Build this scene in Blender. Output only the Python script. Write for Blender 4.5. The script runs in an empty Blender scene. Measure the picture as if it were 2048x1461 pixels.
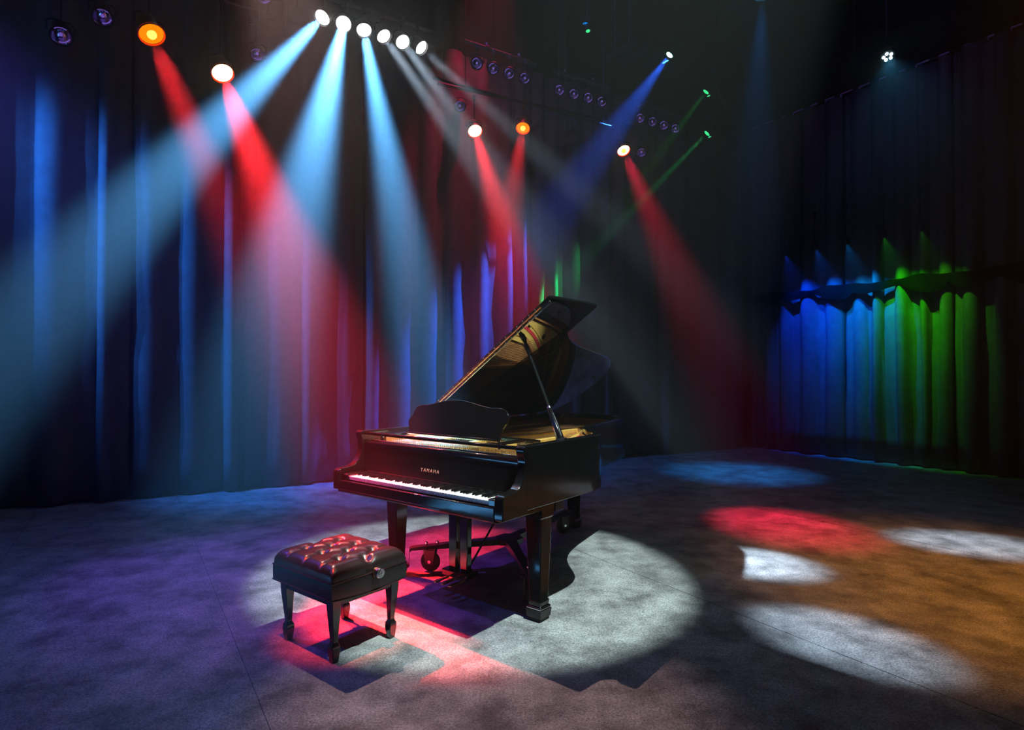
import bpy, bmesh, math, random
from mathutils import Vector, Matrix
R = math.radians
random.seed(7)
S = bpy.context.scene
C = S.collection

# ------------------------------------------------------------------ camera
FPX, CX, CY, CAMH, PITCH = 1196.03, 1024.0, 730.5, 1.4548, 0.0126
cam_d = bpy.data.cameras.new('camera')
cam_d.sensor_width = 36.0
cam_d.lens = FPX / 2048 * 36.0
cam_d.clip_start = 0.05
cam_d.clip_end = 100
cam = bpy.data.objects.new('camera', cam_d)
cam.location = (0, 0, CAMH)
cam.rotation_euler = (math.pi / 2 + PITCH, 0, 0)
C.objects.link(cam)
S.camera = cam

# ------------------------------------------------------------------ world: black venue filled with an even stage haze
HAZE, HAZE_G = 0.026, 0.72
world = bpy.data.worlds.new('venue')
S.world = world
world.use_nodes = True
wn = world.node_tree
wn.nodes.clear()
wo = wn.nodes.new('ShaderNodeOutputWorld')
wb = wn.nodes.new('ShaderNodeBackground')
wb.inputs[0].default_value = (0, 0, 0, 1)
wb.inputs[1].default_value = 0
wv = wn.nodes.new('ShaderNodeVolumeScatter')
wv.inputs['Color'].default_value = (1, 1, 1, 1)
wv.inputs['Density'].default_value = HAZE
wv.inputs['Anisotropy'].default_value = HAZE_G
wn.links.new(wb.outputs[0], wo.inputs[0])
wn.links.new(wv.outputs[0], wo.inputs[1])

S.view_settings.view_transform = 'Standard'
S.view_settings.look = 'None'
S.view_settings.gamma = 1
S.view_settings.use_curve_mapping = False
S.view_settings.exposure = 0.22
cy = S.cycles
cy.max_bounces = 5
cy.diffuse_bounces = 2
cy.glossy_bounces = 4
cy.transmission_bounces = 3
cy.volume_bounces = 0
cy.use_denoising = True
cy.caustics_reflective = False
cy.caustics_refractive = False
cy.sample_clamp_indirect = 4.0


def at(x, y, Y):
    """world point seen at photo pixel (x, y), at distance Y ahead of the camera"""
    vx, vz = (x - CX) / FPX, -(y - CY) / FPX
    dy = math.cos(PITCH) - vz * math.sin(PITCH)
    dz = math.sin(PITCH) + vz * math.cos(PITCH)
    k = Y / dy
    return Vector((vx * k, Y, CAMH + dz * k))


# ------------------------------------------------------------------ materials
def mat(name, col, rough=0.5, metal=0.0, spec=0.5, coat=0.0, noise=0.0, scale=20.0, bump=0.0, bscale=200.0,
        emit=None, estr=0.0, coat_rough=0.03, sheen=0.0, alpha=1.0, trans=0.0):
    m = bpy.data.materials.new(name)
    m.use_nodes = True
    nt = m.node_tree
    b = nt.nodes['Principled BSDF']
    b.inputs['Base Color'].default_value = (*col, 1)
    b.inputs['Roughness'].default_value = rough
    b.inputs['Metallic'].default_value = metal
    b.inputs['Specular IOR Level'].default_value = spec
    b.inputs['Coat Weight'].default_value = coat
    b.inputs['Coat Roughness'].default_value = coat_rough
    b.inputs['Sheen Weight'].default_value = sheen
    b.inputs['Transmission Weight'].default_value = trans
    if emit:
        b.inputs['Emission Color'].default_value = (*emit, 1)
        b.inputs['Emission Strength'].default_value = estr
        m.cycles.emission_sampling = 'NONE'
    tc = nt.nodes.new('ShaderNodeTexCoord')
    if noise > 0:
        n = nt.nodes.new('ShaderNodeTexNoise')
        n.inputs['Scale'].default_value = scale
        n.inputs['Detail'].default_value = 5
        r = nt.nodes.new('ShaderNodeValToRGB')
        r.color_ramp.elements[0].position = 0.3
        r.color_ramp.elements[1].position = 0.7
        r.color_ramp.elements[0].color = (*[c * (1 - noise) for c in col], 1)
        r.color_ramp.elements[1].color = (*[min(1, c * (1 + noise)) for c in col], 1)
        nt.links.new(tc.outputs['Object'], n.inputs['Vector'])
        nt.links.new(n.outputs['Fac'], r.inputs['Fac'])
        nt.links.new(r.outputs['Color'], b.inputs['Base Color'])
    if bump > 0:
        n2 = nt.nodes.new('ShaderNodeTexNoise')
        n2.inputs['Scale'].default_value = bscale
        n2.inputs['Detail'].default_value = 3
        bp = nt.nodes.new('ShaderNodeBump')
        bp.inputs['Strength'].default_value = bump
        bp.inputs['Distance'].default_value = 0.004
        nt.links.new(tc.outputs['Object'], n2.inputs['Vector'])
        nt.links.new(n2.outputs['Fac'], bp.inputs['Height'])
        nt.links.new(bp.outputs['Normal'], b.inputs['Normal'])
    return m


M = {}
M['lacquer'] = mat('black_piano_lacquer', (0.006, 0.0055, 0.006), 0.09, spec=0.4, coat=0.4, noise=0.2, scale=8)
M['lid_lacquer'] = mat('mirror_polished_black_lacquer', (0.006, 0.0055, 0.006), 0.03, spec=1.0, coat=1.0, coat_rough=0.01, noise=0.2, scale=8)
for _n in ('IOR', 'Coat IOR'):
    M['lid_lacquer'].node_tree.nodes['Principled BSDF'].inputs[_n].default_value = 2.35
M['satin'] = mat('satin_black_paint', (0.008, 0.008, 0.009), 0.35, noise=0.3, scale=30)
M['ivory'] = mat('white_key_plastic', (0.8, 0.79, 0.76), 0.2, noise=0.04, scale=30)
M['ebony'] = mat('black_key_plastic', (0.008, 0.008, 0.009), 0.15, noise=0.2, scale=30)
M['gold'] = mat('gold_cast_plate', (0.85, 0.50, 0.12), 0.38, metal=0.2, noise=0.12, scale=25, bump=0.15, bscale=120)
M['brass'] = mat('polished_brass', (0.85, 0.55, 0.25), 0.22, metal=1.0, noise=0.06, scale=40)
M['inlay'] = mat('brass_inlay', (0.8, 0.6, 0.38), 0.45, metal=0.3, noise=0.05, scale=60)
M['chrome'] = mat('chrome', (0.75, 0.75, 0.78), 0.12, metal=1.0, noise=0.04, scale=40)
M['steel'] = mat('string_steel', (0.7, 0.66, 0.6), 0.3, metal=1.0, noise=0.05, scale=40)
M['wood'] = mat('amber_spruce', (0.42, 0.16, 0.05), 0.35, coat=0.4, noise=0.25, scale=14)
M['redfelt'] = mat('red_felt', (0.55, 0.02, 0.03), 0.95, noise=0.15, scale=120)
M['whitefelt'] = mat('white_felt', (0.7, 0.68, 0.62), 0.95, noise=0.08, scale=120)
M['leather'] = mat('black_leather', (0.016, 0.013, 0.014), 0.29, spec=0.7, noise=0.2, scale=60, bump=0.1, bscale=260)
M['vinyl'] = mat('black_bench_vinyl', (0.012, 0.011, 0.012), 0.33, noise=0.2, scale=60, bump=0.08, bscale=260)
M['benchwood'] = mat('black_bench_lacquer', (0.008, 0.007, 0.008), 0.18, coat=0.5, noise=0.2, scale=20)
M['iron'] = mat('black_painted_steel', (0.02, 0.018, 0.018), 0.32, noise=0.25, scale=40)
M['rubber'] = mat('dark_rubber', (0.012, 0.012, 0.012), 0.7, noise=0.2, scale=60)
M['can'] = mat('black_lamp_housing', (0.012, 0.012, 0.014), 0.45, noise=0.25, scale=40)
M['pipe'] = mat('scuffed_rigging_pipe', (0.16, 0.14, 0.17), 0.42, metal=0.7, noise=0.3, scale=30)
M['darkpipe'] = mat('dark_rigging_steel', (0.03, 0.03, 0.035), 0.5, metal=0.4, noise=0.3, scale=30)
M['reflector'] = mat('lamp_reflector', (0.55, 0.5, 0.6), 0.12, metal=1.0, noise=0.08, scale=30)
M['wall'] = mat('black_wall_paint', (0.012, 0.011, 0.012), 0.95, noise=0.3, scale=3)
M['ceil'] = mat('black_ceiling_paint', (0.008, 0.008, 0.009), 0.95, noise=0.3, scale=3)
M['curtain'] = mat('black_velour', (0.11, 0.103, 0.11), 0.95, spec=0.15, noise=0.18, scale=9, bump=0.2, bscale=90)
M['border'] = mat('shadow_band_black', (0.0018, 0.0018, 0.002), 1.0, spec=0.05, noise=0.2, scale=20)  # near-black for the band that stands in for a curtain shadow
M['glassdim'] = mat('unlit_lamp_lens', (0.05, 0.045, 0.07), 0.06, spec=1.0, coat=1.0, noise=0.1, scale=30)


def emitter(name, col, s):
    m = bpy.data.materials.new(name)
    m.use_nodes = True
    nt = m.node_tree
    nt.nodes.clear()
    o = nt.nodes.new('ShaderNodeOutputMaterial')
    e = nt.nodes.new('ShaderNodeEmission')
    e.inputs[0].default_value = (*col, 1)
    e.inputs[1].default_value = s
    nt.links.new(e.outputs[0], o.inputs[0])
    m.cycles.emission_sampling = 'NONE'
    return m


M['lens_white'] = emitter('lit_white_lens', (0.95, 0.98, 1.0), 9)
M['lens_hot'] = emitter('lit_hot_red_lens', (1.0, 0.75, 0.35), 7)
M['lens_amber'] = emitter('lit_amber_lens', (1.0, 0.22, 0.0), 1.3)
M['lens_yellow'] = emitter('lit_yellow_core', (1.0, 0.62, 0.10), 2.0)
M['lens_red'] = emitter('lit_red_rim', (1.0, 0.03, 0.0), 1.5)
M['lens_cyan'] = emitter('lit_cyan_lens', (0.45, 1.0, 0.95), 3.0)
M['lens_blue'] = emitter('lit_blue_lens', (0.1, 0.5, 1.0), 2.5)
M['lens_green'] = emitter('lit_green_lens', (0.05, 0.9, 0.3), 1.1)
M['glint_violet'] = emitter('painted_violet_glint', (0.30, 0.16, 0.9), 0.45)  # emission painting violet glints onto unlit lamps
M['tie'] = mat('pale_violet_tie_tape', (0.62, 0.5, 0.72), 0.7, noise=0.15, scale=40)
M['led'] = emitter('lit_ice_blue_led', (0.6, 0.9, 1.0), 6)
M['glow_blue'] = emitter('dim_blue_led_ring', (0.0, 0.3, 1.0), 1.2)


def carpet():
    m = bpy.data.materials.new('mottled_grey_stage_carpet')
    m.use_nodes = True
    nt = m.node_tree
    b = nt.nodes['Principled BSDF']
    b.inputs['Roughness'].default_value = 0.92
    b.inputs['Specular IOR Level'].default_value = 0.2
    tc = nt.nodes.new('ShaderNodeTexCoord')
    big = nt.nodes.new('ShaderNodeTexNoise'); big.inputs['Scale'].default_value = 3.4; big.inputs['Detail'].default_value = 8; big.inputs['Roughness'].default_value = 0.68
    fine = nt.nodes.new('ShaderNodeTexNoise'); fine.inputs['Scale'].default_value = 95; fine.inputs['Detail'].default_value = 4; fine.inputs['Roughness'].default_value = 0.8
    r1 = nt.nodes.new('ShaderNodeValToRGB')
    r1.color_ramp.elements[0].position = 0.36; r1.color_ramp.elements[0].color = (0.15, 0.148, 0.148, 1)
    r1.color_ramp.elements[1].position = 0.68; r1.color_ramp.elements[1].color = (0.52, 0.515, 0.51, 1)
    r2 = nt.nodes.new('ShaderNodeValToRGB')
    r2.color_ramp.elements[0].position = 0.36; r2.color_ramp.elements[0].color = (0.4, 0.4, 0.4, 1)
    r2.color_ramp.elements[1].position = 0.64; r2.color_ramp.elements[1].color = (1.5, 1.5, 1.5, 1)
    mx = nt.nodes.new('ShaderNodeMix'); mx.data_type = 'RGBA'; mx.blend_type = 'MULTIPLY'; mx.inputs[0].default_value = 1.0
    bp = nt.nodes.new('ShaderNodeBump'); bp.inputs['Strength'].default_value = 0.5; bp.inputs['Distance'].default_value = 0.004
    L = nt.links.new
    L(tc.outputs['Object'], big.inputs['Vector']); L(tc.outputs['Object'], fine.inputs['Vector'])
    L(big.outputs['Fac'], r1.inputs['Fac']); L(fine.outputs['Fac'], r2.inputs['Fac'])
    L(r1.outputs['Color'], mx.inputs[6]); L(r2.outputs['Color'], mx.inputs[7])
    L(mx.outputs[2], b.inputs['Base Color'])
    L(fine.outputs['Fac'], bp.inputs['Height']); L(bp.outputs['Normal'], b.inputs['Normal'])
    return m


M['carpet'] = carpet()


# ------------------------------------------------------------------ mesh helpers
class MB:
    def __init__(s):
        s.v = []; s.f = []

    def add(s, vs, fs):
        o = len(s.v)
        s.v += [tuple(p) for p in vs]
        s.f += [tuple(i + o for i in f) for f in fs]
        return s

    def box(s, c, d, m=None):
        x, y, z = (k / 2 for k in d)
        vs = [Vector((a, b, e)) for e in (-z, z) for a, b in ((-x, -y), (x, -y), (x, y), (-x, y))]
        if m:
            vs = [m @ p for p in vs]
        c = Vector(c)
        return s.add([c + p for p in vs], [(3, 2, 1, 0), (4, 5, 6, 7), (0, 1, 5, 4), (1, 2, 6, 5), (2, 3, 7, 6), (3, 0, 4, 7)])

    def b2(s, x0, x1, y0, y1, z0, z1):
        return s.box(((x0 + x1) / 2, (y0 + y1) / 2, (z0 + z1) / 2), (x1 - x0, y1 - y0, z1 - z0))

    def rings(s, rings, closed_ends=True, wrap=True):
        n = len(rings[0]); o = len(s.v)
        for r in rings:
            s.v += [tuple(p) for p in r]
        for i in range(len(rings) - 1):
            for j in range(n if wrap else n - 1):
                a = o + i * n + j; b = o + i * n + (j + 1) % n
                s.f.append((a, b, b + n, a + n))
        if closed_ends:
            s.f.append(tuple(o + j for j in reversed(range(n))))
            s.f.append(tuple(o + (len(rings) - 1) * n + j for j in range(n)))
        return s

    def cyl(s, p0, p1, r0, r1=None, n=12, ends=True):
        return s.lathe([(0, r0), (1, r1 if r1 is not None else r0)], p0, p1, n, ends)

    def lathe(s, prof, p0, p1, n=16, ends=True):
        """prof: (t along p0->p1, radius)"""
        p0, p1 = Vector(p0), Vector(p1)
        d = (p1 - p0)
        w = d.normalized()
        u = w.orthogonal().normalized(); v = w.cross(u)
        rr = []
        for t, r in prof:
            c = p0 + d * t
            rr.append([c + (u * math.cos(k * 2 * math.pi / n) + v * math.sin(k * 2 * math.pi / n)) * max(r, 1e-4) for k in range(n)])
        return s.rings(rr, ends)

    def tube(s, path, r, n=8):
        path = [Vector(p) for p in path]
        rr = []; u = None
        for i, p in enumerate(path):
            t = (path[min(i + 1, len(path) - 1)] - path[max(i - 1, 0)]).normalized()
            if u is None:
                u = t.orthogonal().normalized()
            u = (u - t * u.dot(t)).normalized(); v = t.cross(u)
            rr.append([p + (u * math.cos(k * 2 * math.pi / n) + v * math.sin(k * 2 * math.pi / n)) * r for k in range(n)])
        return s.rings(rr)

    def prism(s, pts, a, b, axis='z'):
        """extrude a 2-D outline: axis z -> pts (x,y); axis x -> pts (y,z); axis y -> pts (x,z)"""
        f = {'z': lambda p, h: (p[0], p[1], h), 'x': lambda p, h: (h, p[0], p[1]), 'y': lambda p, h: (p[0], h, p[1])}[axis]
        return s.rings([[f(p, a) for p in pts], [f(p, b) for p in pts]])

    def sphere(s, c, r, n=10, m=6):
        c = Vector(c)
        rr = []
        for i in range(m + 1):
            a = math.pi * i / m
            rr.append([c + Vector((math.sin(a) * math.cos(k * 2 * math.pi / n), math.sin(a) * math.sin(k * 2 * math.pi / n), math.cos(a))) * r if 0 < i < m
                       else c + Vector((1e-4 * math.cos(k), 1e-4 * math.sin(k), math.cos(a) * r)) for k in range(n)])
        return s.rings(rr)

    def mesh(s, name):
        me = bpy.data.meshes.new(name)
        me.from_pydata(s.v, [], s.f)
        bm = bmesh.new(); bm.from_mesh(me)
        bmesh.ops.recalc_face_normals(bm, faces=bm.faces)
        bm.to_mesh(me); bm.free()
        return me

    def build(s, name, m, parent=None, bevel=0.0, smooth=True, seg=2, angle=35):
        return obj(name, s.mesh(name), m, parent, bevel, smooth, seg, angle)


def smooth_mesh(me, angle=35):
    for p in me.polygons:
        p.use_smooth = True
    bm = bmesh.new(); bm.from_mesh(me)
    for e in bm.edges:
        if len(e.link_faces) == 2 and e.calc_face_angle(0) > R(angle):
            e.smooth = False
    bm.to_mesh(me); bm.free()


def obj(name, me, m, parent=None, bevel=0.0, smooth=True, seg=2, angle=35):
    o = bpy.data.objects.new(name, me)
    if m is not None and len(me.materials) == 0:
        me.materials.append(m)
    if smooth:
        smooth_mesh(me, angle)
    if bevel > 0:
        b = o.modifiers.new('bevel', 'BEVEL'); b.width = bevel; b.segments = seg; b.limit_method = 'ANGLE'; b.angle_limit = R(40)
    C.objects.link(o)
    o.parent = parent
    return o


def tag(o, label, cat, group=None):
    o['label'] = label; o['category'] = cat
    if group:
        o['group'] = group
    return o


def thing(name, label, cat, loc=(0, 0, 0), rotz=0.0, group=None):
    o = bpy.data.objects.new(name, None)
    o.empty_display_size = 0.1
    o.location = loc; o.rotation_euler = (0, 0, rotz)
    C.objects.link(o)
    return tag(o, label, cat, group)


def struct(o):
    o['kind'] = 'structure'
    return o


def part_of(name, me, m, parent, **k):
    return obj(name, me, m, parent, **k)


def catmull(pts, n=6, closed=False):
    P = [Vector((*p, 0)) if len(p) == 2 else Vector(p) for p in pts]
    out = []
    N = len(P)
    for i in range(N if closed else N - 1):
        p0 = P[(i - 1) % N] if closed or i > 0 else P[0]
        p1 = P[i]; p2 = P[(i + 1) % N]
        p3 = P[(i + 2) % N] if closed or i + 2 < N else P[-1]
        for k in range(n):
            t = k / n
            out.append(0.5 * ((2 * p1) + (-p0 + p2) * t + (2 * p0 - 5 * p1 + 4 * p2 - p3) * t * t + (-p0 + 3 * p1 - 3 * p2 + p3) * t ** 3))
    if not closed:
        out.append(P[-1])
    return out


# ------------------------------------------------------------------ room shell
BK0, BKD = Vector((-2.31, 8.06, 0)), Vector((0.881, 0.474, 0)).normalized()      # line of the back curtain
RT0, RTD = Vector((7.01, 8.21, 0)), Vector((-0.541, 0.841, 0)).normalized()      # line of the right curtain
BKN = Vector((BKD.y, -BKD.x, 0))       # towards the stage
RTN = Vector((-RTD.y, RTD.x, 0))
if RTN.x > 0:
    RTN = -RTN
CEIL = 10.0


def quad_wall(name, a, b, off, z0, z1, m):
    a = Vector(a); b = Vector(b); n = Vector(off)
    mb = MB()
    mb.rings([[a + Vector((0, 0, z0)), b + Vector((0, 0, z0)), b + n + Vector((0, 0, z0)), a + n + Vector((0, 0, z0))],
              [a + Vector((0, 0, z1)), b + Vector((0, 0, z1)), b + n + Vector((0, 0, z1)), a + n + Vector((0, 0, z1))]])
    return struct(mb.build(name, m, smooth=False))


backL = BK0 + BKD * -7.2 - BKN * 0.55
corner = BK0 + BKD * 8.5 - BKN * 0.55
rightN = corner - RTD * 17
quad_wall('wall_back', backL, corner, -BKN * 0.2, 0, CEIL, M['wall'])
quad_wall('wall_right', corner, rightN, -RTN * 0.2, 0, CEIL, M['wall'])
leftN = backL + (rightN - corner)
quad_wall('wall_left', backL, leftN, -BKD * 0.2, 0, CEIL, M['wall'])
quad_wall('wall_front', leftN, rightN, -RTD * 0.2, 0, CEIL, M['wall'])
cm = MB(); cm.rings([[p + Vector((0, 0, z)) for p in (backL, corner, rightN, leftN)] for z in (CEIL, CEIL + 0.15)])
struct(cm.build('ceiling', M['ceil'], smooth=False))
fm = MB(); fm.rings([[p + Vector((0, 0, z)) for p in (backL, corner, rightN, leftN)] for z in (-0.15, -0.012)])
floor = struct(fm.build('floor', M['wall'], smooth=False))
# carpet strips laid side by side, seams running along the right curtain
W = (corner - backL).length
nstrip = 12
for i in range(nstrip):
    d = (corner - backL).normalized()
    g = 0.0012
    a = backL + d * (W * i / nstrip + g); b = backL + d * (W * (i + 1) / nstrip - g)
    run = rightN - corner
    mb = MB(); zt = -0.0015 * (i % 2)
    mb.rings([[p + Vector((0, 0, z)) for p in (a, b, b + run, a + run)] for z in (-0.012, zt)])
    mb.build('carpet_strip', M['carpet'], floor, smooth=False)


# ------------------------------------------------------------------ stage curtains
def curtain(label, A, D, N, t0, t1, z0, z1, seed, period=0.46, amp=0.16, group='stage curtains'):
    rnd = random.Random(seed)
    L = t1 - t0
    n = max(3, int(round(L / period)))
    edges = [0.0]
    for i in range(n):
        edges.append(edges[-1] + rnd.uniform(0.6, 1.4))
    edges = [e / edges[-1] * L for e in edges]
    folds = [(rnd.uniform(0.55, 1.2), rnd.uniform(0.3, 0.7), rnd.uniform(-0.06, 0.06), rnd.uniform(0.5, 1.0)) for _ in range(n)]
    us = []
    for i in range(n):
        for k in range(12):
            us.append((i, k / 12))
    us.append((n - 1, 1.0))
    rows = 16
    mb = MB(); grid = []
    for r in range(rows + 1):
        h = r / rows
        z = z0 + (z1 - z0) * h
        line = []
        for i, t in us:
            a, pk, drift, gain = folds[i]
            # a pleat: rounded ridge rising from a sharp valley, then a flat return
            pw = 0.45 + 0.4 * pk
            w = math.sin(math.pi * t / pw) ** 0.7 if 0 < t < pw else 0.06 * math.sin(math.pi * (t - pw) / (1 - pw)) if t > pw else 0.0
            w *= a * amp * (1.0 - 0.35 * h * gain)
            x = edges[i] + (edges[i + 1] - edges[i]) * t + drift * (1 - h) * math.sin(math.pi * t)
            wob = 0.018 * math.sin(2.1 * z + i * 1.7) + 0.012 * math.sin(5.3 * z + i)
            hem = 0.015 * math.sin(i * 2.3 + t * 6) if r == 0 else 0
            p = A + D * (t0 + x) + N * (w + wob * (1 - h)) + Vector((0, 0, z + max(0, hem)))
            line.append(p)
        grid.append(line)
    for line in grid:
        mb.v += [tuple(p) for p in line]
    nn = len(us)
    for r in range(rows):
        for j in range(nn - 1):
            a = r * nn + j
            mb.f.append((a, a + 1, a + 1 + nn, a + nn))
    root = thing('stage_curtain', label, 'curtain', tuple(A + D * ((t0 + t1) / 2)), 0, group)
    me = mb.mesh('curtain_cloth')
    me.transform(Matrix.Translation(-root.location))
    o = obj('curtain_cloth', me, M['curtain'], root, smooth=True, angle=75)
    s = o.modifiers.new('thickness', 'SOLIDIFY'); s.thickness = 0.012
    return root


CH = 6.2
curtain('tall pleated black curtain filling the left edge, folds streaked blue', BK0, BKD, BKN, -6.6, -2.4, 0.02, CH, 1)
curtain('tall pleated black curtain left of the piano, lit blue to violet', BK0, BKD, BKN, -2.38, 0.3, 0.02, CH, 2, period=0.4)
curtain('tall pleated black curtain behind the music desk, glowing crimson', BK0, BKD, BKN, 0.32, 2.93, 0.02, CH, 3, period=0.36)
curtain('tall pleated black curtain behind the raised lid, streaked with deep blue', BK0, BKD, BKN, 2.95, 5.55, 0.02, CH, 4, period=0.36)
curtain('tall dark curtain in the far corner right of the piano tail', BK0, BKD, BKN, 5.57, 7.75, 0.02, CH, 5, period=0.4)
curtain('right side curtain nearest the far corner, lit royal blue', RT0, RTD, RTN, 2.41, 4.25, 0.02, CH, 6, period=0.36)
curtain('right side curtain in the middle, lit blue turning to green', RT0, RTD, RTN, 0.80, 2.39, 0.02, CH, 7, period=0.33)
curtain('right side curtain at the right edge, faint green on black', RT0, RTD, RTN, -3.2, 0.78, 0.02, CH, 8, period=0.36)

# track with tie clips over the right curtain
trk = thing('curtain_track', 'dark curtain track with pale tie clips above the right side curtains', 'curtain track', tuple(RT0 + Vector((0, 0, CH + 0.06))))
o0 = Vector(trk.location)
MB().cyl(RT0 + RTD * -3.2 + Vector((0, 0, CH + 0.06)) - o0, RT0 + RTD * 4.25 + Vector((0, 0, CH + 0.06)) - o0, 0.025).build('track_pipe', M['darkpipe'], trk)
tie_me = MB().box((0, 0, 0), (0.16, 0.02, 0.022)).box((-0.075, 0, -0.02), (0.02, 0.02, 0.05)).mesh('tie_clip')
rz = math.atan2(-RTD.y, -RTD.x)
for k in range(24):
    t = -2.6 + k * 0.29
    o = obj('tie_clip', tie_me, M['tie'], trk, smooth=False) if k == 0 else obj('tie_clip', tie_me, None, trk, smooth=False)
    o.location = RT0 + RTD * t + RTN * 0.05 + Vector((0, 0, CH + 0.04)) - o0
    o.rotation_euler = (0, 0, rz)
    o.scale = (random.uniform(0.4, 1.3), 1, 1)
for k in range(3):
    p = RT0 + RTD * (-2 + 2.9 * k) + Vector((0, 0, CH + 0.06)) - o0
    MB().cyl(p, p + Vector((0, 0, CEIL - CH - 0.06)), 0.008, n=6).build('hanger_rod', M['darkpipe'], trk)

# ragged black band modelled where a shadow crosses the right curtain
def shadow_strip():
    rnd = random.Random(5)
    root = thing('shadow_band', 'ragged black band modelled for the shadow across the green and blue lit right curtain', 'shadow band', tuple(RT0 + RTD * 1.8 + RTN * 0.19 + Vector((0, 0, 2.86))))
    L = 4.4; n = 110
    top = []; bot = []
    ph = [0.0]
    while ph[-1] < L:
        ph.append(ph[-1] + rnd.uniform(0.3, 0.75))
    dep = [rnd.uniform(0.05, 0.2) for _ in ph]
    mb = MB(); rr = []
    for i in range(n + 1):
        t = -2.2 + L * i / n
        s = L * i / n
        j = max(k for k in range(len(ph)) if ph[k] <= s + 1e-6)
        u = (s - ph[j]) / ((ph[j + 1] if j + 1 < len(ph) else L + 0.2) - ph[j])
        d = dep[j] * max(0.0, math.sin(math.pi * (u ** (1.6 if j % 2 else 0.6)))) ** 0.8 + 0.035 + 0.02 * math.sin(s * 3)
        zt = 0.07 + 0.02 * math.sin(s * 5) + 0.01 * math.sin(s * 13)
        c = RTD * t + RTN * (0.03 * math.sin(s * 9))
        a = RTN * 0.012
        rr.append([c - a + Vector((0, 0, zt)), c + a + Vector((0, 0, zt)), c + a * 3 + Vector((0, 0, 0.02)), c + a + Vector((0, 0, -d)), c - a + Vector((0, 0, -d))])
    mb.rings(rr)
    mb.build('shadow_sheet', M['border'], root, angle=60)
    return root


shadow_strip()


# ------------------------------------------------------------------ grand piano on its dolly
PA = 0.6747
PO = Vector((-0.6283, 3.5833, 0))
pn = thing('grand_piano', 'black grand piano with open lid, gold plate inside, standing on a wheeled dolly', 'piano', tuple(PO), -PA)
W2 = 0.743
ZB, ZR = 0.695, 1.05
side = [(W2, 0.20), (W2, 0.40), (W2, 0.62), (W2, 0.80), (0.738, 0.94), (0.705, 1.07), (0.63, 1.18), (0.53, 1.28), (0.43, 1.40), (0.355, 1.56), (0.30, 1.76), (0.255, 1.98),
        (0.21, 2.21), (0.155, 2.42), (0.06, 2.58), (-0.08, 2.68), (-0.28, 2.72), (-0.50, 2.70), (-0.66, 2.62), (-0.728, 2.50), (-W2, 2.34), (-W2, 2.0), (-W2, 1.2), (-W2, 0.20)]
outer = [(p.x, p.y) for p in catmull(side, 4)]


def inset(pl, d):
    out = []
    for i, p in enumerate(pl):
        a = Vector(pl[max(i - 1, 0)]); b = Vector(pl[min(i + 1, len(pl) - 1)])
        t = (b - a).normalized()
        out.append((p[0] - t.y * d, p[1] + t.x * d))
    return out


def wall_ring(pl_out, pl_in, z0, z1):
    """a U-shaped wall between two open outlines"""
    mb = MB()
    rr = [[(a[0], a[1], z0), (a[0], a[1], z1), (b[0], b[1], z1), (b[0], b[1], z0)] for a, b in zip(pl_out, pl_in)]
    return mb.rings(rr)


in1 = inset(outer, 0.055)
in2 = inset(outer, 0.062)
wall_ring(outer, in1, ZB, ZR).build('rim', M['lacquer'], pn, bevel=0.006, angle=30)
wall_ring([q for p_, q in zip(outer, inset(outer, 0.0555)) if p_[1] > 0.275], [q for p_, q in zip(outer, inset(outer, 0.085)) if p_[1] > 0.275], ZB + 0.02, ZR - 0.045).build('inner_rim', M['wood'], pn, angle=30)
# soundboard and belly
sb = [p for p in inset(outer, 0.06) if p[1] > 0.45]
MB().prism(sb, 0.875, 0.89).build('soundboard', M['wood'], pn, angle=30)
MB().prism(inset(outer, 0.03), 0.69, 0.72).build('belly', M['satin'], pn, angle=30)
for (x0, y0, x1, y1) in ((-0.55, 0.45, -0.45, 2.45), (0.0, 0.45, -0.25, 2.5), (0.55, 0.45, -0.1, 2.2), (-0.68, 0.62, 0.68, 0.62)):
    d = Vector((x1 - x0, y1 - y0, 0)); ln = d.length
    MB().box((0, 0, 0), (ln, 0.09, 0.09)).mesh('x')
    o = MB().box((0, 0, 0), (ln, 0.09, 0.08)).build('belly_beam', M['satin'], pn, bevel=0.004)
    o.location = ((x0 + x1) / 2, (y0 + y1) / 2, 0.655); o.rotation_euler = (0, 0, math.atan2(d.y, d.x))

# arms / cheeks
arm = [(0.0, 0.672), (0.0, 0.782), (0.006, 0.800), (0.022, 0.809), (0.06, 0.811), (0.10, 0.814), (0.135, 0.825), (0.165, 0.850), (0.186, 0.89), (0.196, 0.93), (0.197, 0.965), (0.19, 1.0), (0.182, 1.022), (0.184, 1.043), (0.195, ZR), (0.215, ZR), (0.215, 0.672)]
for s in (-1, 1):
    x0, x1 = sorted((s * W2, s * (W2 - 0.06)))
    MB().prism(arm, x0, x1, 'x').build('arm', M['lacquer'], pn, bevel=0.006, angle=30)
    x0, x1 = sorted((s * 0.618, s * 0.683))
    MB().b2(x0, x1, 0.024, 0.20, 0.70, 0.778).build('key_block', M['lacquer'], pn, bevel=0.008)
MB().b2(-0.70, 0.70, 0.012, 0.45, 0.655, 0.705).build('keybed', M['lacquer'], pn, bevel=0.004)
MB().b2(-0.683, 0.683, 0.0, 0.022, 0.676, 0.738).build('key_slip', M['lacquer'], pn, bevel=0.005)
MB().b2(-0.683, 0.683, -0.004, 0.012, 0.664, 0.680).build('key_slip_molding', M['lacquer'], pn, bevel=0.004)

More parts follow.
